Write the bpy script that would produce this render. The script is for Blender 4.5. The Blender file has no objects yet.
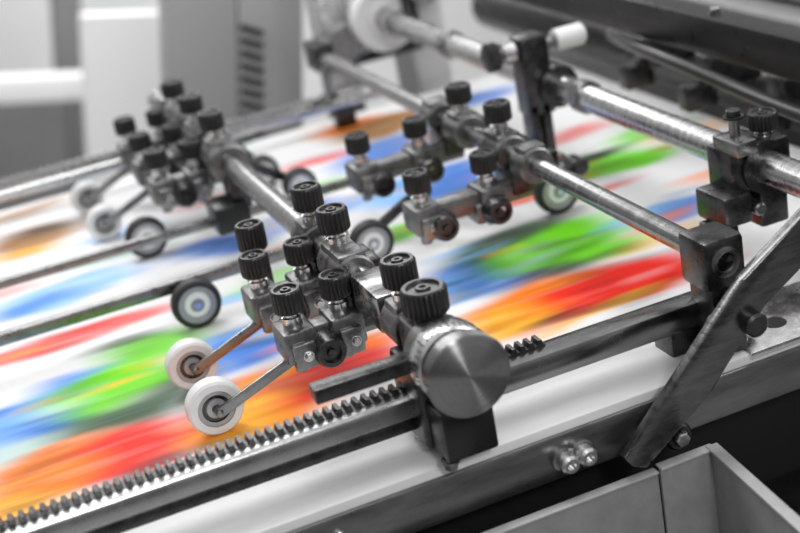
import bpy, bmesh, math, random
import numpy as np
from mathutils import Vector, Matrix
random.seed(4)
bpy.context.scene.view_settings.view_transform = 'Standard'
# ---------------------------------------------------------------- frames
# work units are decimetres; the feed board of the press is inclined 11.9 deg
TH = math.radians(11.9)
ROOM = Matrix.Scale(.1, 4) @ Matrix.Translation((0, 0, 9))
MACH = ROOM @ Matrix.Rotation(-TH, 4, 'Y')

# ---------------------------------------------------------------- materials
MATS = {}
def mat(name, col, metallic=0., rough=.5, var=.0, vscale=(6, 6, 6), bump=0., aniso=0., spec=.5, coat=0., rvar=0.):
    m = bpy.data.materials.new(name); m.use_nodes = True
    nt = m.node_tree; b = nt.nodes["Principled BSDF"]
    b.inputs["Base Color"].default_value = (*col, 1)
    b.inputs["Metallic"].default_value = metallic
    b.inputs["Roughness"].default_value = rough
    b.inputs["Specular IOR Level"].default_value = spec
    b.inputs["Coat Weight"].default_value = coat
    if var or bump or rvar:
        tc = nt.nodes.new("ShaderNodeTexCoord"); mp = nt.nodes.new("ShaderNodeMapping")
        mp.inputs["Scale"].default_value = vscale
        nt.links.new(tc.outputs["Object"], mp.inputs["Vector"])
        n = nt.nodes.new("ShaderNodeTexNoise"); n.inputs["Scale"].default_value = 1; n.inputs["Detail"].default_value = 6
        n.inputs["Roughness"].default_value = .65
        nt.links.new(mp.outputs[0], n.inputs["Vector"])
        if var:
            r = nt.nodes.new("ShaderNodeMapRange")
            r.inputs["From Min"].default_value = .3; r.inputs["From Max"].default_value = .7
            r.inputs["To Min"].default_value = 1 - var; r.inputs["To Max"].default_value = 1 + var
            nt.links.new(n.outputs["Fac"], r.inputs["Value"])
            mx = nt.nodes.new("ShaderNodeVectorMath"); mx.operation = 'SCALE'
            mx.inputs[0].default_value = col
            nt.links.new(r.outputs[0], mx.inputs["Scale"])
            nt.links.new(mx.outputs[0], b.inputs["Base Color"])
        if rvar:
            r2 = nt.nodes.new("ShaderNodeMapRange")
            r2.inputs["From Min"].default_value = .3; r2.inputs["From Max"].default_value = .7
            r2.inputs["To Min"].default_value = max(.03, rough - rvar); r2.inputs["To Max"].default_value = rough + rvar
            nt.links.new(n.outputs["Fac"], r2.inputs["Value"]); nt.links.new(r2.outputs[0], b.inputs["Roughness"])
        if bump:
            bp = nt.nodes.new("ShaderNodeBump"); bp.inputs["Strength"].default_value = bump; bp.inputs["Distance"].default_value = .002
            nt.links.new(n.outputs["Fac"], bp.inputs["Height"]); nt.links.new(bp.outputs[0], b.inputs["Normal"])
    MATS[name] = m
    return m
g = lambda v: (v, v, v)
mat("steel_shaft", g(.30), 1, .24, .18, (3, 14, 3), rvar=.06)
mat("steel_bright", g(.52), 1, .27, .12, (3, 14, 3), rvar=.05)
mat("steel_mid", g(.26), 1, .32, .25, (9, 9, 9), bump=.2, rvar=.1)
mat("steel_dark", g(.075), .9, .30, .35, (7, 9, 9), bump=.25, rvar=.1)
mat("steel_light", g(.70), 1, .26, .15, (9, 9, 9), rvar=.06)
mat("cast_block", g(.20), .9, .34, .25, (12, 12, 12), bump=.35, rvar=.1)
mat("black_knob", g(.014), 0, .40, .2, (20, 20, 20), coat=.1)
mat("rubber", g(.02), 0, .55, .3, (20, 20, 20), bump=.2)
mat("white_roller", g(.74), 0, .35, .05, (12, 12, 12))
mat("grey_hub", g(.38), .2, .35, .1, (12, 12, 12))
mat("white_enamel", g(.68), 0, .38, .08, (.8, 5, 5), rvar=.08)
mat("frame_face", g(.22), .9, .34, .3, (1.5, 8, 8), bump=.15, rvar=.1)
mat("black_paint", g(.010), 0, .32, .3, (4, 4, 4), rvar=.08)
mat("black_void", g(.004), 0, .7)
mat("grey_paint", g(.24), 0, .42, .14, (5, 5, 5), bump=.1)
mat("press_grey", g(.26), 0, .4, .08, (1, 1, 1))
mat("tray_rim", g(.50), .3, .4, .1)
mat("lever_steel", g(.16), 1, .28, .3, (3, 3, 12), bump=.25, rvar=.1)
mat("wall_paint", g(.78), 0, .8, .03, (.3, .3, .3))
mat("cabinet_grey", g(.38), 0, .6, .04, (.6, .6, .6))
mat("pillar_grey", g(.22), 0, .7, .05, (.6, .6, .6))
mat("cabinet_white", g(.82), 0, .6)
mat("concrete", g(.4), 0, .8, .1, (.4, .4, .4))

# turned disc with anisotropic radial sheen
m = bpy.data.materials.new("turned_steel"); m.use_nodes = True
nt = m.node_tree; b = nt.nodes["Principled BSDF"]
b.inputs["Base Color"].default_value = (.34, .34, .34, 1); b.inputs["Metallic"].default_value = 1
b.inputs["Roughness"].default_value = .34; b.inputs["Anisotropic"].default_value = .97
b.inputs["Anisotropic Rotation"].default_value = .25
tg = nt.nodes.new("ShaderNodeTangent"); tg.direction_type = 'RADIAL'; tg.axis = 'Y'
nt.links.new(tg.outputs[0], b.inputs["Tangent"])
tc = nt.nodes.new("ShaderNodeTexCoord"); ln = nt.nodes.new("ShaderNodeVectorMath"); ln.operation = 'LENGTH'
sp = nt.nodes.new("ShaderNodeSeparateXYZ"); cb = nt.nodes.new("ShaderNodeCombineXYZ")
nt.links.new(tc.outputs["Object"], sp.inputs[0]); nt.links.new(sp.outputs[0], cb.inputs[0]); nt.links.new(sp.outputs[2], cb.inputs[2])
nt.links.new(cb.outputs[0], ln.inputs[0])
nz = nt.nodes.new("ShaderNodeTexNoise"); nz.noise_dimensions = '1D'; nz.inputs["Scale"].default_value = 120
nt.links.new(ln.outputs["Value"], nz.inputs["W"])
mr = nt.nodes.new("ShaderNodeMapRange"); mr.inputs["From Min"].default_value = .3; mr.inputs["From Max"].default_value = .7
mr.inputs["To Min"].default_value = .26; mr.inputs["To Max"].default_value = .42
nt.links.new(nz.outputs["Fac"], mr.inputs["Value"]); nt.links.new(mr.outputs[0], b.inputs["Roughness"])
MATS["turned_steel"] = m

# ---------------------------------------------------------------- mesh builder
class B:
    def __init__(s, name):
        s.name = name; s.bm = bmesh.new(); s.mats = []
    def mi(s, m):
        if m not in s.mats: s.mats.append(m)
        return s.mats.index(m)
    def box(s, c, size, m, rot=None, bev=.02):
        r = bmesh.ops.create_cube(s.bm, size=1)
        M = Matrix.Translation(c) @ (rot.to_4x4() if rot else Matrix()) @ Matrix.Diagonal((*size, 1))
        bmesh.ops.transform(s.bm, matrix=M, verts=r['verts'])
        fs = set(f for v in r['verts'] for f in v.link_faces)
        i = s.mi(m)
        for f in fs: f.material_index = i
        if bev:
            bev = min(bev, min(size) * .3)
            es = list(set(e for v in r['verts'] for e in v.link_edges))
            bmesh.ops.bevel(s.bm, geom=es, offset=bev, segments=2, profile=.5, affect='EDGES', material=i)
    def bx(s, x0, x1, y0, y1, z0, z1, m, bev=.02):
        s.box(((x0+x1)/2, (y0+y1)/2, (z0+z1)/2), (abs(x1-x0), abs(y1-y0), abs(z1-z0)), m, None, bev)
    def beam(s, p0, p1, w, h, m, up=(0, 0, 1), bev=.015):
        p0 = Vector(p0); p1 = Vector(p1); d = (p1-p0); L = d.length; x = d.normalized()
        y = Vector(up).cross(x).normalized(); z = x.cross(y)
        R = Matrix((x, y, z)).transposed()
        s.box((p0+p1)/2, (L, w, h), m, R, bev)
    def lathe(s, p, axis, prof, m, seg=32, knurl=0, depth=.09):
        """prof: list of (height, radius[, knurled[, material]])"""
        p = Vector(p); a = Vector(axis).normalized()
        u = a.orthogonal().normalized()
        if abs(a.y) > .9: u = Vector((1, 0, 0))
        if abs(a.z) > .9: u = Vector((1, 0, 0))
        u = (u - a*u.dot(a)).normalized(); v = a.cross(u)
        if knurl: seg = knurl*3
        rings = []
        for q in prof:
            h, r = q[0], q[1]; kn = len(q) > 2 and q[2]
            if r <= 1e-6:
                rings.append([s.bm.verts.new(p+a*h)])
            else:
                ring = []
                for k in range(seg):
                    rr = r*(1-depth) if (kn and k % 3 == 0) else r
                    t = 2*math.pi*k/seg
                    ring.append(s.bm.verts.new(p+a*h+(u*math.cos(t)+v*math.sin(t))*rr))
                rings.append(ring)
        for j in range(len(rings)-1):
            A, C = rings[j], rings[j+1]
            mm = prof[j+1][3] if len(prof[j+1]) > 3 and prof[j+1][3] else m
            i = s.mi(mm)
            for k in range(seg):
                k2 = (k+1) % seg
                if len(A) == 1 and len(C) == 1: break
                if len(A) == 1: vs = (A[0], C[k2], C[k])
                elif len(C) == 1: vs = (A[k], A[k2], C[0])
                else: vs = (A[k], A[k2], C[k2], C[k])
                f = s.bm.faces.new(vs); f.material_index = i
    def cyl(s, p0, p1, r, m, seg=32, ch=.015):
        p0 = Vector(p0); p1 = Vector(p1); L = (p1-p0).length
        ch = min(ch, r*.4, L*.3)
        s.lathe(p0, p1-p0, [(0, 0), (0, r-ch), (ch, r), (L-ch, r), (L, r-ch), (L, 0)], m, seg)
    def prism(s, pts, y0, y1, m, bev=.0, axis='Y'):
        def P(a, b, t):
            return (a, t, b) if axis == 'Y' else ((t, a, b) if axis == 'X' else (a, b, t))
        A = [s.bm.verts.new(P(a, b, y0)) for a, b in pts]; C = [s.bm.verts.new(P(a, b, y1)) for a, b in pts]
        i = s.mi(m); fs = [s.bm.faces.new(A), s.bm.faces.new(list(reversed(C)))]
        n = len(pts)
        for k in range(n): fs.append(s.bm.faces.new((A[k], C[k], C[(k+1) % n], A[(k+1) % n])))
        for f in fs: f.material_index = i
        if bev:
            es = list(set(e for f in fs for e in f.edges))
            bmesh.ops.bevel(s.bm, geom=es, offset=bev, segments=2, profile=.5, affect='EDGES', material=i)
    def knob(s, p, r=.145, h=.3, axis=(0, 0, 1), teeth=22, collar="steel_light"):
        """knurled screw: light collar + stem, fluted black head with dished top"""
        s.lathe(p, axis, [(0, 0), (0, r*.62), (.22*h, r*.62), (.24*h, r*.45), (.42*h, r*.45)], collar, 24)
        s.lathe(p, axis, [(.36*h, 0), (.36*h, r*.8), (.42*h, r*.98, 1), (.46*h, r, 1), (.92*h, r, 1), (.97*h, r*.93), (h, r*.88),
                          (h, r*.72), (.93*h, r*.66), (.93*h, r*.34), (.99*h, r*.30), (.99*h, r*.16), (.9*h, r*.12), (.9*h, 0)],
                "black_knob", knurl=teeth)
    def hexbolt(s, p, axis, r, h, m="steel_mid"):
        s.lathe(p, axis, [(0, 0), (0, r*1.35), (h*.25, r*1.35), (h*.25, r)], m, 24)
        s.lathe(p, axis, [(h*.2, 0), (h*.2, r), (h*.9, r), (h, r*.85), (h, 0)], m, 6)
    def done(s, M=MACH, parent=None, local=None):
        bmesh.ops.recalc_face_normals(s.bm, faces=s.bm.faces)
        me = bpy.data.meshes.new(s.name); s.bm.to_mesh(me); s.bm.free()
        for k in s.mats: me.materials.append(MATS[k])
        me.shade_smooth(); me.set_sharp_from_angle(angle=math.radians(38))
        o = bpy.data.objects.new(s.name, me); bpy.context.collection.objects.link(o)
        if parent is not None:
            o.parent = parent; o.matrix_local = local if local else Matrix()
        else:
            o.matrix_world = M @ (local if local else Matrix())
        return o

# ---------------------------------------------------------------- printed paper running over the feed board
nx, ny = 480, 320
xs = np.linspace(-10, 6.2, nx); ys = np.linspace(1.2, 10.9, ny)
X, Y = np.meshgrid(xs, ys)
def s2l(c): return np.array([((v+.055)/1.055)**2.4 if v > .04 else v/12.92 for v in c])
GR = s2l((.42, .80, .05)); DG = s2l((.14, .28, .12)); BL = s2l((.14, .45, .82)); LB = s2l((.50, .72, .93)); RD = s2l((.90, .12, .04))
OR = s2l((.97, .50, .05)); YE = s2l((.98, .70, .18)); PK = s2l((.90, .38, .36)); TN = s2l((.62, .43, .20)); DK = s2l((.12, .10, .12)); TL = s2l((.42, .68, .64))
WH = np.array([.8, .8, .8])
blobs = [  # x, y, half length x, half width y, colour, strength
 (-2.45, 3.55, 1.0, .5, TL, .4), (-3.0, 4.0, .5, .42, BL, .95), (-2.6, 4.25, .4, .35, LB, .9), (-2.35, 4.5, .45, .22, BL, .6),
 (-2.05, 3.70, .70, .48, DG, .9), (-2.0, 4.12, .66, .42, GR, 1), (-1.62, 4.76, .48, .34, GR, .95), (-1.7, 5.15, .4, .12, DG, .7),
 (-2.35, 2.75, .85, .42, RD, 1), (-2.9, 3.2, .4, .16, OR, .8), (-1.65, 2.45, .4, .14, PK, .7), (-3.1, 2.6, .5, .42, OR, .95), (-3.4, 2.25, .5, .3, YE, .9),
 (-2.05, 2.25, .5, .1, DK, .6), (-2.05, 5.68, .8, .18, RD, .8), (-2.8, 5.55, .8, .2, PK, .9), (-2.05, 7.05, .9, .34, LB, .85), (-2.4, 6.9, .5, .2, BL, .7),
 (-2.8, 7.5, .5, .15, PK, .5), (-.25, 7.05, .5, .35, BL, .8), (-2.2, 9.3, .6, .45, TN, .95), (-1.85, 9.55, .4, .22, DK, .7), (-2.3, 8.85, .4, .2, YE, .7), (-2.15, 10.6, .6, .2, TN, .7),
 (-.95, 2.85, .5, .55, OR, 1), (-1.25, 2.6, .4, .3, YE, .95), (-.75, 4.0, .55, .5, BL, .95), (-.35, 4.35, .4, .25, LB, .9), (-.12, 2.95, .6, .40, RD, 1), (.25, 3.3, .35, .2, OR, .8),
 (-.5, 5.3, .6, .16, LB, .7), (.1, 5.6, .5, .2, GR, .5), (.95, 7.2, .5, .35, BL, .75), (1.6, 5.7, .40, .28, GR, .9), (.6, 6.4, .4, .16, OR, .5),
 (1.85, 4.0, .6, .45, BL, .9), (1.2, 3.85, .4, .3, LB, .9), (2.15, 4.6, .45, .22, LB, .85),
 (2.5, 4.38, .72, .56, DG, 1), (2.82, 4.02, .74, .48, GR, 1), (3.15, 3.6, .5, .2, GR, .9), (2.35, 3.52, .45, .14, DK, .8),
 (1.9, 2.9, .75, .36, OR, 1), (1.45, 2.8, .4, .3, YE, .95), (2.65, 2.80, .85, .40, RD, 1), (2.2, 3.25, .5, .14, OR, .9), (3.4, 2.6, .5, .22, RD, .9), (2.35, 2.35, .7, .12, YE, .8),
 (2.0, 2.42, .45, .1, DK, .8), (3.6, 3.4, .6, .18, YE, .4), (4.3, 4.05, .5, .28, BL, .8), (3.8, 4.2, .5, .16, LB, .7), (3.7, 3.75, .4, .1, PK, .5),
 (2.7, 7.0, .8, .52, BL, .95), (2.1, 7.1, .45, .4, LB, .9), (2.95, 5.95, .8, .34, RD, 1), (3.5, 5.7, .5, .2, OR, .8), (3.8, 5.9, .5, .2, RD, .8), (3.2, 6.42, .5, .16, DK, .8),
 (4.4, 5.85, .65, .38, GR, .98), (4.85, 5.8, .45, .22, GR, .9), (4.3, 6.3, .5, .16, DG, 1), (4.0, 5.2, .4, .12, RD, .6), (2.9, 10.0, .75, .5, TN, .95), (2.6, 10.4, .45, .25, OR, .9), (2.6, 8.8, .75, .45, BL, .85),
 (3.3, 8.9, .4, .22, TN, .7), (1.75, 9.15, .5, .2, RD, .7), (4.6, 10., .6, .3, BL, .75), (4.6, 7.25, .5, .25, RD, .6), (5.4, 6.6, .5, .28, GR, .75), (.6, 10.7, .6, .2, TL, .5),
 (-1.55, 7.75, .7, .2, TL, .5), (5.7, 6.2, .5, .25, YE, .5), (3.7, 10.1, .5, .3, TN, .6), (-1.05, 8.5, .5, .2, LB, .5), (.2, 8.8, .6, .2, PK, .3), (5.2, 4.6, .5, .2, OR, .5), (1.2, 8.1, .5, .18, GR, .4)]
# finer printed detail scattered through each coloured patch
rnd = random.Random(7)
fine = []
for bx, by, a, c, d, e in list(blobs):
    if e < .75: continue
    for k in range(4):
        col = rnd.choice([d*.5, d*.6, d*1.2, OR, YE, d*.4, DK, WH*.5+d*.5, d*.7])
        fine.append((bx+rnd.uniform(-.9, .9)*a, by+rnd.uniform(-1, 1)*c, rnd.uniform(.10, .35), rnd.uniform(.04, .12), np.clip(col, 0, 1), rnd.uniform(.35, .7)))
blobs = [(bx, by, a*1.08, c*(1.14 if c > .25 else 1.0), d, e) for bx, by, a, c, d, e in blobs] + fine
blobs += [(bx-4.75, by, a, c, d, e) for bx, by, a, c, d, e in blobs if bx < 1.3 and bx-4.75 > -9.5]
C = np.ones((ny, nx, 3))*np.array([.77, .77, .775])
for i, (bx, by, lx, wy, col, al) in enumerate(blobs):
    ph = i*1.7
    i0, i1 = np.searchsorted(xs, [bx-lx*1.6-.7, bx+lx*1.6+.7]); j0, j1 = np.searchsorted(ys, [by-wy*1.6-.5, by+wy*1.6+.5])
    if i1 <= i0 or j1 <= j0: continue
    Xs = X[j0:j1, i0:i1]; Ys = Y[j0:j1, i0:i1]
    yy = Ys - by + .07*np.sin(Xs*2.6+ph) + .03*np.sin(Xs*7+ph*2) - .06*(Xs-bx)
    xx = Xs - bx + .10*np.sin(Ys*4.3+ph) + .05*np.sin(Ys*11+ph*1.3)
    rr = np.sqrt((xx/lx)**2+(yy/(wy*(.88+.12*np.sin(Xs*3+ph))))**2)
    w = 1/(1+np.exp(np.clip((np.abs(xx)-lx)/(.03+.05*lx), -40, 40))) / (1+np.exp(np.clip((rr-1.08)/.06, -40, 40)))
    w = (w*al**.8)[..., None]
    C[j0:j1, i0:i1] = C[j0:j1, i0:i1]*(1-w)+col*w
# the sheets run at speed along x: smear the print along the travel direction
acc = np.zeros_like(C); n = 0
for k in range(-7, 8):
    acc += np.roll(C, k, axis=1); n += 1
C = acc/n
me = bpy.data.meshes.new("printed_paper")
verts = np.stack([X.ravel(), Y.ravel(), np.zeros(nx*ny)], 1)
idx = np.arange(nx*ny).reshape(ny, nx)
faces = np.stack([idx[:-1, :-1].ravel(), idx[:-1, 1:].ravel(), idx[1:, 1:].ravel(), idx[1:, :-1].ravel()], 1)
me.from_pydata(verts.tolist(), [], faces.tolist())
at = me.color_attributes.new("ink", 'FLOAT_COLOR', 'POINT')
at.data.foreach_set("color", np.concatenate([C.reshape(-1, 3), np.ones((nx*ny, 1))], 1).astype(np.float32).ravel())
me.shade_smooth()
pm = bpy.data.materials.new("printed_paper_ink"); pm.use_nodes = True
nt = pm.node_tree; b = nt.nodes["Principled BSDF"]; b.inputs["Roughness"].default_value = .55; b.inputs["Specular IOR Level"].default_value = .2
ca = nt.nodes.new("ShaderNodeVertexColor"); ca.layer_name = "ink"
tc = nt.nodes.new("ShaderNodeTexCoord"); mp = nt.nodes.new("ShaderNodeMapping"); mp.inputs["Scale"].default_value = (.5, 7, 1)
nz = nt.nodes.new("ShaderNodeTexNoise"); nz.inputs["Scale"].default_value = 1; nz.inputs["Detail"].default_value = 2
rm = nt.nodes.new("ShaderNodeMapRange"); rm.inputs["From Min"].default_value = .5; rm.inputs["From Max"].default_value = .8
rm.inputs["To Max"].default_value = .15
mx = nt.nodes.new("ShaderNodeMix"); mx.data_type = 'RGBA'; mx.inputs["B"].default_value = (.8, .8, .8, 1)
nt.links.new(tc.outputs["Object"], mp.inputs[0]); nt.links.new(mp.outputs[0], nz.inputs["Vector"]); nt.links.new(nz.outputs["Fac"], rm.inputs["Value"])
nt.links.new(rm.outputs[0], mx.inputs["Factor"]); nt.links.new(ca.outputs[0], mx.inputs["A"]); nt.links.new(mx.outputs["Result"], b.inputs["Base Color"])
me.materials.append(pm)
po = bpy.data.objects.new("printed_paper", me); bpy.context.collection.objects.link(po); po.matrix_world = MACH

b = B("feed_board")
b.bx(-10, 6.25, 1.16, 11.0, -.25, -.02, "white_enamel")
b.done()

# ---------------------------------------------------------------- side frame with bolts
b = B("machine_side_plate")
b.bx(-10, 5.2, .3, 1.15, -.02, .25, "white_enamel", .03)
b.bx(-10, 5.2, .27, .5, -.22, .17, "frame_face", .03)
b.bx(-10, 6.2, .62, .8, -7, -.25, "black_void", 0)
b.bx(2.55, 5.25, .285, 1.16, .20, .262, "steel_light", .01)
for x, z in ((.77, -.03), (.93, -.02)):
    b.lathe((x, .27, z), (0, -1, 0), [(0, 0), (0, .105), (.05, .105), (.06, .085), (.06, .07)], "steel_mid", 28)
    b.lathe((x, .25, z), (0, -1, 0), [(0, 0), (0, .08), (.13, .08), (.15, .06), (.15, .035), (.11, .03), (.11, 0)], "steel_light", 28)
b.lathe((1.72, .4, -.12), (0, -1, 0), [(0, 0), (0, .12), (.28, .12), (.31, .1), (.31, .075), (.34, .07), (.36, .055), (.36, 0)], "steel_dark", 28)
b.lathe((1.72, .08, -.12), (0, -1, 0), [(0, 0), (0, .07), (.03, .07), (.05, .055), (.05, 0)], "steel_light", 6)
b.lathe((-1.1, .3, -.0), (0, -1, 0), [(0, 0), (0, .06), (.1, .06), (.12, .045), (.12, 0)], "steel_light", 20)
b.lathe((3.02, .62, .262), (0, 0, 1), [(0, 0), (0, .10), (.004, .10), (.004, .085), (-.0, .08), (.001, 0)], "black_void", 24)
b.knob((2.62, .62, .26), .16, .28)
b.done()

# ---------------------------------------------------------------- front toothed rail
def rack(b, x0, x1, y0, y1, z, pitch=.078, h=.042, m="steel_dark"):
    n = int((x1-x0)/pitch)
    for k in range(n):
        x = x0+k*pitch
        b.prism([(x, z-.03), (x+pitch, z-.03), (x+pitch, z), (x+pitch*.85, z), (x+pitch*.68, z+h), (x+pitch*.28, z+h), (x+pitch*.11, z), (x, z)], y0, y1, m)
b = B("toothed_rail")
b.bx(-9.5, 2.42, .60, .86, .46, .70, "steel_shaft", .05)
b.bx(-9.5, .35, .595, .76, .50, .715, "steel_bright", .03)
b.bx(-9.5, .35, .585, .70, .45, .56, "steel_dark", .02)
rack(b, -9.4, 1.05, .74, .86, .715)
for x in (-8.5, -4.6, 2.2):
    b.bx(x-.15, x+.15, .65, .95, .2, .5, "steel_dark")
b.done()

# ---------------------------------------------------------------- cross shafts
def shaft(name, x, z, r, y0, y1, m="steel_shaft"):
    b = B(name); b.cyl((x, y0, z), (x, y1, z), r, m, 40)
    return b
b = shaft("cross_shaft", 0, 1.1, .125, .2, 10.4)
b.bx(-.15, .15, 1.35, 2.0, .93, 1.27, "steel_shaft", .04)
b.done()
b = shaft("cross_shaft", 2.42, 1.1, .10, .36, 10.6)
b.bx(2.24, 2.62, .34, .74, .86, 1.30, "steel_dark", .05)
b.bx(2.30, 2.60, .38, .72, .25, .90, "steel_dark", .03)
b.lathe((2.42, .36, 1.1), (0, -1, 0), [(0, 0), (0, .13), (.04, .13), (.05, .10), (.05, .085), (.02, .08), (.02, 0)], "steel_mid", 28)
b.bx(2.28, 2.58, 10.2, 10.7, .9, 1.3, "steel_dark", .04)
b.cyl((2.38, 10.2, 1.0), (2.38, 10.2, .55), .06, "steel_mid")
b.lathe((2.38, 10.2, .35), (0, 0, 1), [(0, 0), (0, .12), (.05, .15), (.18, .15), (.22, .1), (.22, 0)], "black_knob", 24)
b.done()
b = shaft("cross_shaft", 3.9, 1.1, .155, -.6, 14.2, "steel_bright")
for y in (5.2, 9.0, 11):
    b.lathe((3.9, y, 1.1), (0, 1, 0), [(0, .15), (0, .19), (.16, .19), (.16, .15)], "steel_mid", 32)
b.done()

# ---------------------------------------------------------------- handwheel on slider
root = B("adjustment_handwheel")
root.bx(-.24, .26, .44, 1.0, .32, 1.0, "steel_dark", .04)
root.bx(-.20, .22, .12, .50, .34, .74, "black_paint", .03)
root.bx(-.17, .17, .40, .86, .95, 1.30, "steel_dark", .04)
root.cyl((0, .06, 1.1), (0, .5, 1.1), .16, "steel_mid")
root.lathe((0, .14, 1.1), (0, 1, 0), [(0, .1), (0, .285), (.03, .305), (.20, .305), (.23, .285), (.23, .1)], "steel_light", 48)
for k in range(40):
    t = 2*math.pi*k/40
    L = .12 if k % 5 == 0 else .06
    c = Vector((.306*math.cos(t), .17+L/2, 1.1+.306*math.sin(t)))
    root.box(c, (.006, L, .010), "black_knob", Matrix.Rotation(-t, 3, 'Y'), 0)
root.lathe((0, .40, 1.1), (0, 1, 0), [(0, .1), (0, .27), (.12, .27), (.12, .1)], "cast_block", 48)
root.knob((0, .60, 1.24), .18, .34, teeth=26)
root.bx(-1.03, -.08, .34, .50, 1.05, 1.17, "steel_dark", .012)
root.lathe((.0, .3, .5), (0, -1, 0), [(0, 0), (0, .08), (.12, .08), (.14, .06), (.14, 0)], "steel_mid", 24)
root.hexbolt((-.16, .2, .34), (0, 0, -1), .055, .08)
ro = root.done()
d = B("disc")
d.lathe((0, .07, 0), (0, -1, 0), [(0, 0), (0, .28), (.015, .31), (.13, .325), (.15, .32), (.16, .305), (.16, .004), (.16, 0)], "turned_steel", 128)
d.done(parent=ro, local=Matrix.Translation((0, 0, 1.1)))

# ---------------------------------------------------------------- clamps and roller arm units
def collar(b, X, y, w=.3, z=1.1, r=.19, knob=True, kr=.145, kh=.32):
    b.lathe((X, y-w/2, z), (0, 1, 0), [(0, .1), (0, r-.02), (.02, r), (w-.02, r), (w, r-.02), (w, .1)], "cast_block", 32)
    b.bx(X-.13, X+.13, y-w*.42, y+w*.42, z+.05, z+.205, "cast_block", .025)
    b.bx(X+.10, X+.26, y-w*.36, y+w*.36, z-.09, z+.09, "steel_dark", .02)
    b.hexbolt((X+.25, y, z), (1, 0, 0), .05, .06)
    if knob: b.knob((X, y, z+.19), kr, kh)

def arm_unit(name, X, y, offs=(-.23, -.66), hubs=(-.45,), roller=None):
    b = B(name)
    collar(b, X, y+.25, .34, knob=False)
    x1 = X+offs[1]-.20; x0 = X+.12
    b.bx(x1+.06, x0, y-.09, y+.11, .64, .86, "cast_block", .03)
    b.bx(X-.12, X+.12, y-.12, y+.36, .70, .98, "steel_dark", .03)
    for i, o in enumerate(offs):
        b.bx(X+o-.15, X+o+.15, y-.19, y+.19, .60, .90, "cast_block", .035)
        b.bx(X+o-.10, X+o+.10, y-.25, y-.15, .56, .80, "steel_mid", .02)
        b.knob((X+o, y, .90), .138, .33)
        b.hexbolt((X+o+.02, y-.25, .68), (0, -1, 0), .035, .04, "steel_light")
        b.cyl((X+o, y, .45), (X+o, y, .62), .06, "steel_mid", 20)
    for h in hubs:
        b.lathe((X+h, y-.05, .66), (0, -1, 0), [(0, 0), (0, .15), (.16, .15), (.18, .135), (.24, .135), (.26, .12), (.26, .085), (.22, .08), (.22, .04), (.25, .035), (.25, 0)], "steel_dark", 36)
        b.bx(X+h-.20, X+h+.18, y-.14, y+.14, .52, .74, "cast_block", .03)
    if roller:
        rx, ry, rz = roller
        b.beam((X+hubs[-1], ry-.17, .62), (rx, ry-.17, rz), .035, .10, "steel_mid", (0, 0, 1))
        b.bx(X+hubs[-1]-.12, X+hubs[-1]+.10, min(y, ry-.17)-.04, max(y, ry-.17)+.04, .52, .72, "steel_dark", .02)
        b.cyl((rx, ry-.21, rz), (rx, ry+.16, rz), .035, "steel_mid", 16)
    return b

def wheel(name, x, y, z, r, w, white=False):
    b = B(name)
    if white:
        b.lathe((x, y+w/2, z), (0, -1, 0), [(0, .0), (0, r*.9), (w*.12, r*.98), (w*.5, r), (w*.88, r*.98), (w, r*.90), (w, r*.66),
            (w*.92, r*.64, 0, "grey_hub"), (w*.92, r*.50, 0, "grey_hub"), (w*.84, r*.48, 0, "steel_dark"), (w*.84, r*.36, 0, "steel_dark"), (w*.95, r*.34, 0, "grey_hub"), (w*.95, r*.16, 0, "grey_hub"),
            (w*1.2, r*.14, 0, "steel_dark"), (w*1.2, 0, 0, "steel_dark")], "white_roller", 48)
    else:
        b.lathe((x, y+w/2, z), (0, -1, 0), [(0, .0), (0, r*.9), (w*.12, r*.98), (w*.5, r), (w*.88, r*.98), (w, r*.90), (w, r*.76),
            (w*.86, r*.74, 0, "grey_hub"), (w*.86, r*.52, 0, "grey_hub"), (w*1.0, r*.48, 0, "cabinet_white"), (w*1.0, r*.28, 0, "cabinet_white"), (w*.9, r*.25, 0, "grey_hub"), (w*.9, r*.16, 0, "grey_hub"),
            (w*1.15, r*.14, 0, "steel_light"), (w*1.15, 0, 0, "steel_light")], "rubber", 48)
    return b.done()

# front cluster
b = arm_unit("roller_arm_clamp", 0, 2.2, roller=(-1.43, 2.48, .26)); b.done()
b = arm_unit("roller_arm_clamp", 0, 3.2, roller=(-1.40, 3.47, .26))
b.bx(-.64, -.44, 3.52, 3.82, .62, .94, "cast_block", .03); b.knob((-.54, 3.66, .94), .14, .42); b.done()
b = B("shaft_clamp"); collar(b, 0, 1.09, .32, kh=.36); b.done()
b = B("shaft_clamp"); collar(b, 0, 2.68, .30, kh=.34); b.done()
b = B("shaft_clamp"); collar(b, 0, 3.40, .30, kh=.36); b.done()
wheel("white_roller", -1.43, 2.48, .26, .255, .17, True)
wheel("white_roller", -1.40, 3.47, .26, .24, .17, True)
# back cluster
for y, ry in ((7.45, None), (8.35, 8.47), (9.3, 9.70)):
    b = arm_unit("roller_arm_clamp", 0, y, roller=(-1.32, ry, .24) if ry else None)
    b.bx(.1, .42, y-.1, y+.2, .55, 1.0, "steel_dark", .03)
    b.lathe((.28, y-.1, .72), (0, -1, 0), [(0, 0), (0, .14), (.15, .14), (.17, .11), (.17, 0)], "steel_mid", 28)
    b.done()
for y in (7.0, 8.0, 9.0):
    b = B("shaft_clamp"); collar(b, 0, y, .30); b.done()
b = B("shaft_clamp"); collar(b, 0, 6.55, .24, r=.23, knob=False); b.done()
wheel("white_roller", -1.32, 8.47, .22, .22, .17, True)
wheel("white_roller", -1.32, 9.70, .22, .22, .17, True)
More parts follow.
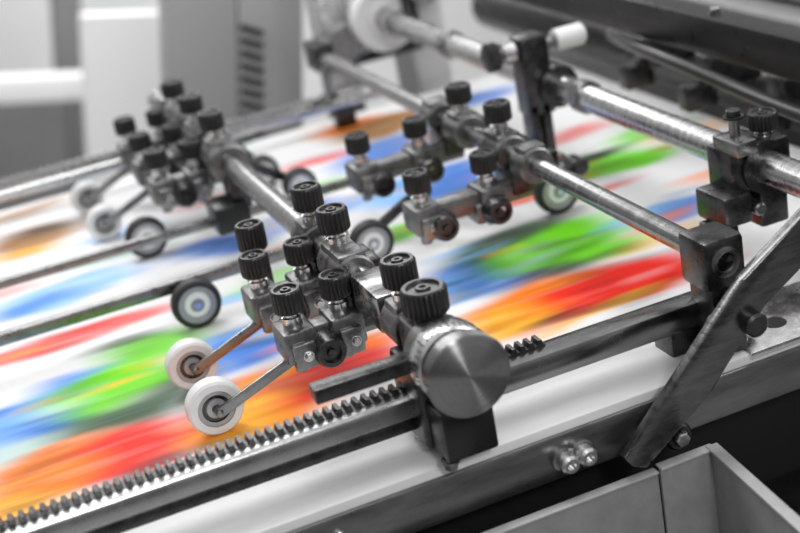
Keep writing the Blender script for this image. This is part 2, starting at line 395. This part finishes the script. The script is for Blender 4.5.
# middle cluster
b = arm_unit("roller_arm_clamp", 2.42, 4.1, offs=(-.36, -1.1), hubs=(-.37, -.97)); b.done()
b = arm_unit("roller_arm_clamp", 2.42, 5.85, offs=(-.40, -1.1), hubs=(-.37, -.97)); b.done()
b = B("shaft_clamp"); collar(b, 2.42, 4.38, .5); b.done()
b = B("shaft_clamp"); collar(b, 2.42, 5.38, .4); b.done()
b = B("shaft_clamp"); collar(b, 2.42, 3.72, .28, knob=False); b.done()

# rubber tyred wheels
for x, y, r in ((-1.0, 4.88, .262), (1.03, 5.09, .25), (3.21, 4.91, .27), (-1.0, 7.37, .25), (.85, 8.69, .22), (1.06, 7.75, .22)):
    wheel("rubber_wheel", x, y, r, r, .15)
def wheel_arm(x, y, z, p, ty=None):
    b = B("wheel_arm")
    b.cyl((x, y-.02, z), (x, y+.2, z), .05, "steel_mid", 16)
    b.beam((x, y+.16, z), (p[0], y+.16, p[1]), .05, .12, "steel_dark")
    b.cyl((p[0], y+.05, p[1]), (p[0], y+.3, p[1]), .10, "steel_dark", 24)
    if ty: b.cyl((p[0], y+.2, p[1]), (p[0], ty, p[1]), .05, "steel_dark", 20)
    b.done()
wheel_arm(1.03, 5.09, .25, (1.75, .62)); wheel_arm(3.21, 4.91, .27, (3.58, .42), 5.97); wheel_arm(.85, 8.69, .22, (.1, .85)); wheel_arm(1.06, 7.75, .22, (.15, .85))

# ---------------------------------------------------------------- long guide bars parallel to the sheet travel
def gbar(y, z, x0, x1, w, h, m="steel_dark"):
    b = B("sheet_guide_bar"); b.bx(x0, x1, y-w/2, y+w/2, z-h/2, z+h/2, m, .02); return b
gbar(5.1, .42, -9.5, .7, .10, .13, "steel_mid").done()
b = gbar(6.55, .48, -9.5, 2.2, .10, .11, "steel_mid"); b.bx(-.35, .05, 6.2, 6.7, .40, .72, "black_paint", .03); b.bx(-.1, .12, 6.3, 6.7, .6, 1.0, "steel_dark", .03); b.done()
gbar(9.5, .6, -9.5, 3.0, .12, .12, "steel_bright").done()
b = gbar(10.4, .42, -9.5, 2.9, .2, .2, "steel_bright"); rack(b, -9.0, -.2, 10.3, 10.45, .52, .10, .05, "steel_mid")
for x in (-8, -3.9, 2.6): b.bx(x-.15, x+.15, 10.3, 10.5, -.02, .34, "steel_dark")
b.done()

# ---------------------------------------------------------------- clamps on the thick rear shaft
b = B("sheet_hold_down_bracket")
Xc = 3.9
b.lathe((Xc, 1.85, 1.1), (0, 1, 0), [(0, .15), (0, .25), (.5, .25), (.5, .15)], "steel_dark", 36)
b.bx(Xc-.36, Xc+.30, 1.9, 2.3, .90, 1.32, "steel_dark", .04)
b.bx(Xc-.34, Xc-.12, 1.8, 2.2, 1.28, 1.42, "steel_mid", .02)
b.cyl((Xc-.22, 2.0, 1.4), (Xc-.22, 2.0, 1.62), .05, "steel_mid"); b.hexbolt((Xc-.22, 2.0, 1.6), (0, 0, 1), .07, .08, "black_knob")
b.knob((Xc+.12, 2.05, 1.30), .14, .26)
b.bx(Xc-.55, Xc-.25, 1.75, 2.25, .66, .96, "steel_dark", .04)
b.bx(Xc-.60, Xc-.38, 1.80, 2.15, .46, .66, "black_paint", .03)
b.bx(Xc-.1, Xc+.2, 1.85, 2.2, .52, .95, "steel_dark", .03)
b.cyl((Xc-.2, 1.7, .78), (Xc-.2, 2.4, .78), .06, "steel_mid")
b.done()
b = B("sheet_hold_down_bracket")
b.lathe((Xc, 5.9, 1.1), (0, 1, 0), [(0, .15), (0, .25), (.5, .25), (.5, .15)], "steel_dark", 36)
b.bx(Xc-.40, Xc-.05, 5.95, 6.3, .80, 1.75, "steel_dark", .04)
b.bx(Xc-.38, Xc-.28, 5.95, 6.25, .22, .95, "steel_dark", .02)
b.bx(Xc-.24, Xc-.12, 5.95, 6.25, .22, .95, "steel_dark", .02)
b.bx(Xc-.42, Xc-.08, 5.95, 6.25, .16, .30, "black_paint", .02)
b.cyl((Xc-.7, 6.1, 1.6), (Xc+.2, 6.1, 1.6), .07, "steel_mid")
b.lathe((Xc+.1, 6.1, 1.6), (1, 0, 0), [(0, 0), (0, .13), (.35, .13), (.38, .1), (.38, 0)], "white_roller", 24)
b.lathe((Xc-.66, 6.1, 1.6), (-1, 0, 0), [(0, 0), (0, .17, 1), (.12, .17, 1), (.14, .12), (.14, 0)], "black_knob", knurl=20)
b.lathe((Xc-.45, 6.1, 1.6), (-1, 0, 0), [(0, 0), (0, .14), (.15, .14), (.15, 0)], "steel_light", 24)
b.done()

# ---------------------------------------------------------------- lever plate on the near side
b = B("lever_plate")
b.prism([(1.19, -.10), (1.25, -.19), (1.37, -.25), (2.02, .21), (2.54, .79), (2.99, 1.04), (3.9, 1.48), (3.9, 1.92), (3.02, 1.45), (2.38, 1.06)], .04, .14, "lever_steel", .018)
b.lathe((2.42, .3, .68), (0, -1, 0), [(0, 0), (0, .10), (.34, .10), (.36, .08), (.36, 0)], "steel_dark", 28)
b.lathe((2.30, .14, .58), (0, 1, 0), [(0, 0), (0, .13), (.2, .13), (.2, 0)], "black_paint", 28)
b.done()

# ---------------------------------------------------------------- open sheet metal tray, lower right
b = B("sheet_metal_tray")
b.bx(-4, 1.45, .02, .06, -4, -.30, "grey_paint", .005)
b.bx(1.465, 1.95, .00, .04, -4, -.27, "grey_paint", .005)
b.bx(-4, 1.45, .0, .09, -.31, -.29, "tray_rim", .005)
b.bx(1.465, 1.97, -.02, .08, -.28, -.26, "tray_rim", .005)
b.beam((1.95, .02, -2.1), (1.62, -3.5, -2.1), .04, 3.7, "grey_paint", bev=.004)
b.beam((1.96, .04, -.26), (1.63, -3.5, -.26), .10, .025, "tray_rim", bev=.004)
b.bx(-4, 1.9, -3.5, .02, -4.05, -3.98, "grey_paint", 0)
b.bx(-4, -3.96, -3.5, .02, -4, -.3, "grey_paint", 0)
b.done()
b = B("press_base_cabinet")
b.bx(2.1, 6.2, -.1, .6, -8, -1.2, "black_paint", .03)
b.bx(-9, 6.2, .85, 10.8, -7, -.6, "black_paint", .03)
b.done()

# ---------------------------------------------------------------- press unit to the right
b = B("press_cross_beam")
b.bx(5.0, 5.35, -1.5, 15, 1.42, 1.86, "black_paint", .03)
for y in (1, 4.5, 8, 11.5): b.hexbolt((5.18, y, 1.86), (0, 0, 1), .06, .07)
b.done()
b = B("press_unit")
b.bx(7.4, 11, -2, 15, -7, 1.0, "press_grey", .1)
b.cyl((6.75, -.5, .35), (6.75, 14, .35), .42, "steel_dark", 48)
b.cyl((5.9, .2, 1.25), (5.9, 14, 1.25), .09, "steel_shaft", 24)
b.cyl((8.0, -.5, 1.3), (8.0, 14, 1.3), .3, "steel_bright", 32)
b.bx(5.5, 7.4, -1.0, -.2, -2, 2.0, "black_paint", .05)
for y in (1.0, 2.4, 3.8, 5.2, 6.6):
    b.bx(5.5, 6.2, y, y+.35, .75, 1.15, "steel_dark", .04)
    b.knob((5.7, y+.17, 1.15), .12, .24)
    b.bx(5.2, 5.6, y+.05, y+.3, .55, .85, "steel_dark", .03)
b.done()
# hose
cu = bpy.data.curves.new("air_hose", 'CURVE'); cu.dimensions = '3D'; cu.bevel_depth = .075; cu.bevel_resolution = 6
spn = cu.splines.new('NURBS'); pts = [(5.5, 7.5, 1.1), (4.9, 6.2, 1.35), (4.7, 4.8, 1.42), (4.75, 3.4, 1.3), (4.9, 2.4, 1.1), (5.4, 1.2, .9)]
spn.points.add(len(pts)-1)
for i, p in enumerate(pts): spn.points[i].co = (*p, 1)
spn.use_endpoint_u = True; spn.order_u = 4
cu.materials.append(MATS["black_knob"])
ho = bpy.data.objects.new("air_hose", cu); bpy.context.collection.objects.link(ho); ho.matrix_world = MACH

# feed pulleys far away on the rear shaft
for y, r in ((12.6, .75), (11.6, .5)):
    b = B("feed_pulley")
    b.lathe((3.9, y, 1.1), (0, 1, 0), [(0, .17), (0, r*.5), (.05, r*.55), (.05, r*.85), (0, r*.88), (0, r), (.3, r), (.3, .17)], "white_roller", 48)
    b.done()
b = B("feeder_head")
b.bx(3.1, 3.6, 12.4, 13.0, -9.8, 1.9, "steel_light", .05)
b.bx(4.4, 5.0, 12.0, 13.0, -9.8, 2.2, "white_enamel", .05)
b.bx(3.3, 3.8, 13.2, 13.6, -9.8, 2.6, "cabinet_grey", .05)
b.cyl((3.3, 12.4, .8), (3.3, 11.9, .8), .3, "steel_mid"); b.cyl((4.6, 12.0, 1.5), (4.6, 11.5, 1.5), .3, "steel_light")
b.cyl((2.95, 12.0, .5), (4.6, 12.0, .5), .08, "steel_dark"); b.bx(4.2, 4.45, 11.6, 12.2, .9, 1.7, "steel_dark", .04)
b.cyl((4.3, 10.6, 1.55), (4.3, 11.9, 1.55), .09, "steel_mid"); b.knob((4.3, 10.8, 1.6), .15, .3)
b.done()

# ---------------------------------------------------------------- room (gravity frame)
def room(name, boxes, bev=.03):
    b = B(name)
    for q in boxes: b.bx(*q[:6], q[6], bev)
    return b.done(M=ROOM)
room("floor", [(-60, 80, -30, 46, -9.6, -9, "concrete")], 0)
room("wall_back", [(-60, 80, 45, 46, -9, 22, "wall_paint")], 0)
b = B("louvred_cabinet")
b.bx(1.33, 2.70, 17, 17.5, -9, 8, "cabinet_grey", .03); b.bx(2.73, 4.0, 17, 17.5, -9, 8, "cabinet_grey", .03)
for k in range(20):
    b.box((2.98, 16.99, -3.6+.24*k), (.46, .06, .10), "black_void", Matrix.Rotation(.3, 3, 'Y'), 0)
b.done(M=ROOM)
room("white_cabinet", [(1.9, 4.1, 30, 30.6, -9, -.5, "cabinet_white")])
room("wall_pillar", [(2.55, 3.45, 40, 41, -9, 12, "pillar_grey")])
room("wall_pillar", [(-2.6, -1.2, 40, 41, -9, 12, "pillar_grey")])
room("storage_shelf", [(-10, 4.4, 37.5, 38.5, -4.3, -3.5, "cabinet_white"), (-8, 2.6, 39, 40.5, -9, -4.4, "pillar_grey"), (-10, -9.6, 37.5, 38.5, -9, -3.5, "pillar_grey")])

# ---------------------------------------------------------------- lights
w = bpy.data.worlds.new("World"); bpy.context.scene.world = w; w.use_nodes = True
nt = w.node_tree; bg = nt.nodes["Background"]
tc = nt.nodes.new("ShaderNodeTexCoord"); sp = nt.nodes.new("ShaderNodeSeparateXYZ"); cr = nt.nodes.new("ShaderNodeValToRGB")
nt.links.new(tc.outputs["Generated"], sp.inputs[0])
mr = nt.nodes.new("ShaderNodeMapRange"); mr.inputs["From Min"].default_value = -1
nt.links.new(sp.outputs[2], mr.inputs["Value"]); nt.links.new(mr.outputs[0], cr.inputs[0])
cr.color_ramp.elements[0].position = .42; cr.color_ramp.elements[0].color = (.08, .08, .08, 1)
cr.color_ramp.elements[1].position = .85; cr.color_ramp.elements[1].color = (1, 1, 1, 1)
nt.links.new(cr.outputs[0], bg.inputs[0]); bg.inputs[1].default_value = .68
def area(name, loc, target, size, e, sy=None):
    l = bpy.data.lights.new(name, 'AREA'); l.energy = e; l.size = size
    if sy: l.shape = 'RECTANGLE'; l.size_y = sy
    o = bpy.data.objects.new(name, l); bpy.context.collection.objects.link(o)
    o.location = loc; o.rotation_euler = (Vector(target)-Vector(loc)).to_track_quat('-Z', 'Y').to_euler()
area("added_area_light", (-.6, 1.2, 2.6), (.1, .5, .9), .3, 28, 2.0)  # added soft overhead source for the metal to reflect, no real fixture
area("added_area_light", (1.4, .2, 2.4), (.2, .4, .9), .25, 14, 1.6)  # second added overhead source, from the right, no real fixture
area("added_area_light", (-.3, -1.8, 2.3), (.1, .3, .9), .35, 16)  # added behind the camera to give the disc its bright wedges
area("added_area_light", (0.2, 3.4, 2.6), (.2, 3.9, 0), 1.6, 65, 1.6)  # added fill that brightens the back wall and cabinets

# ---------------------------------------------------------------- camera
cd = bpy.data.cameras.new("camera"); cd.lens = 62.82; cd.sensor_width = 36; cd.clip_start = .01
co = bpy.data.objects.new("camera", cd); bpy.context.collection.objects.link(co)
Rm = Matrix(((.9147, .2878, -.2838), (-.3666, .2946, -.8825), (-.1704, .9113, .3750))).to_4x4()
Cm = Matrix.Rotation(-TH, 4, 'Y') @ Rm
loc = MACH @ Vector((-3.046, -8.430, 5.621))
q = Cm.to_quaternion().normalized()
co.matrix_world = Matrix.Translation(loc) @ q.to_matrix().to_4x4()
cd.dof.use_dof = True; cd.dof.focus_distance = 1.16; cd.dof.aperture_fstop = 4.0
bpy.context.scene.camera = co
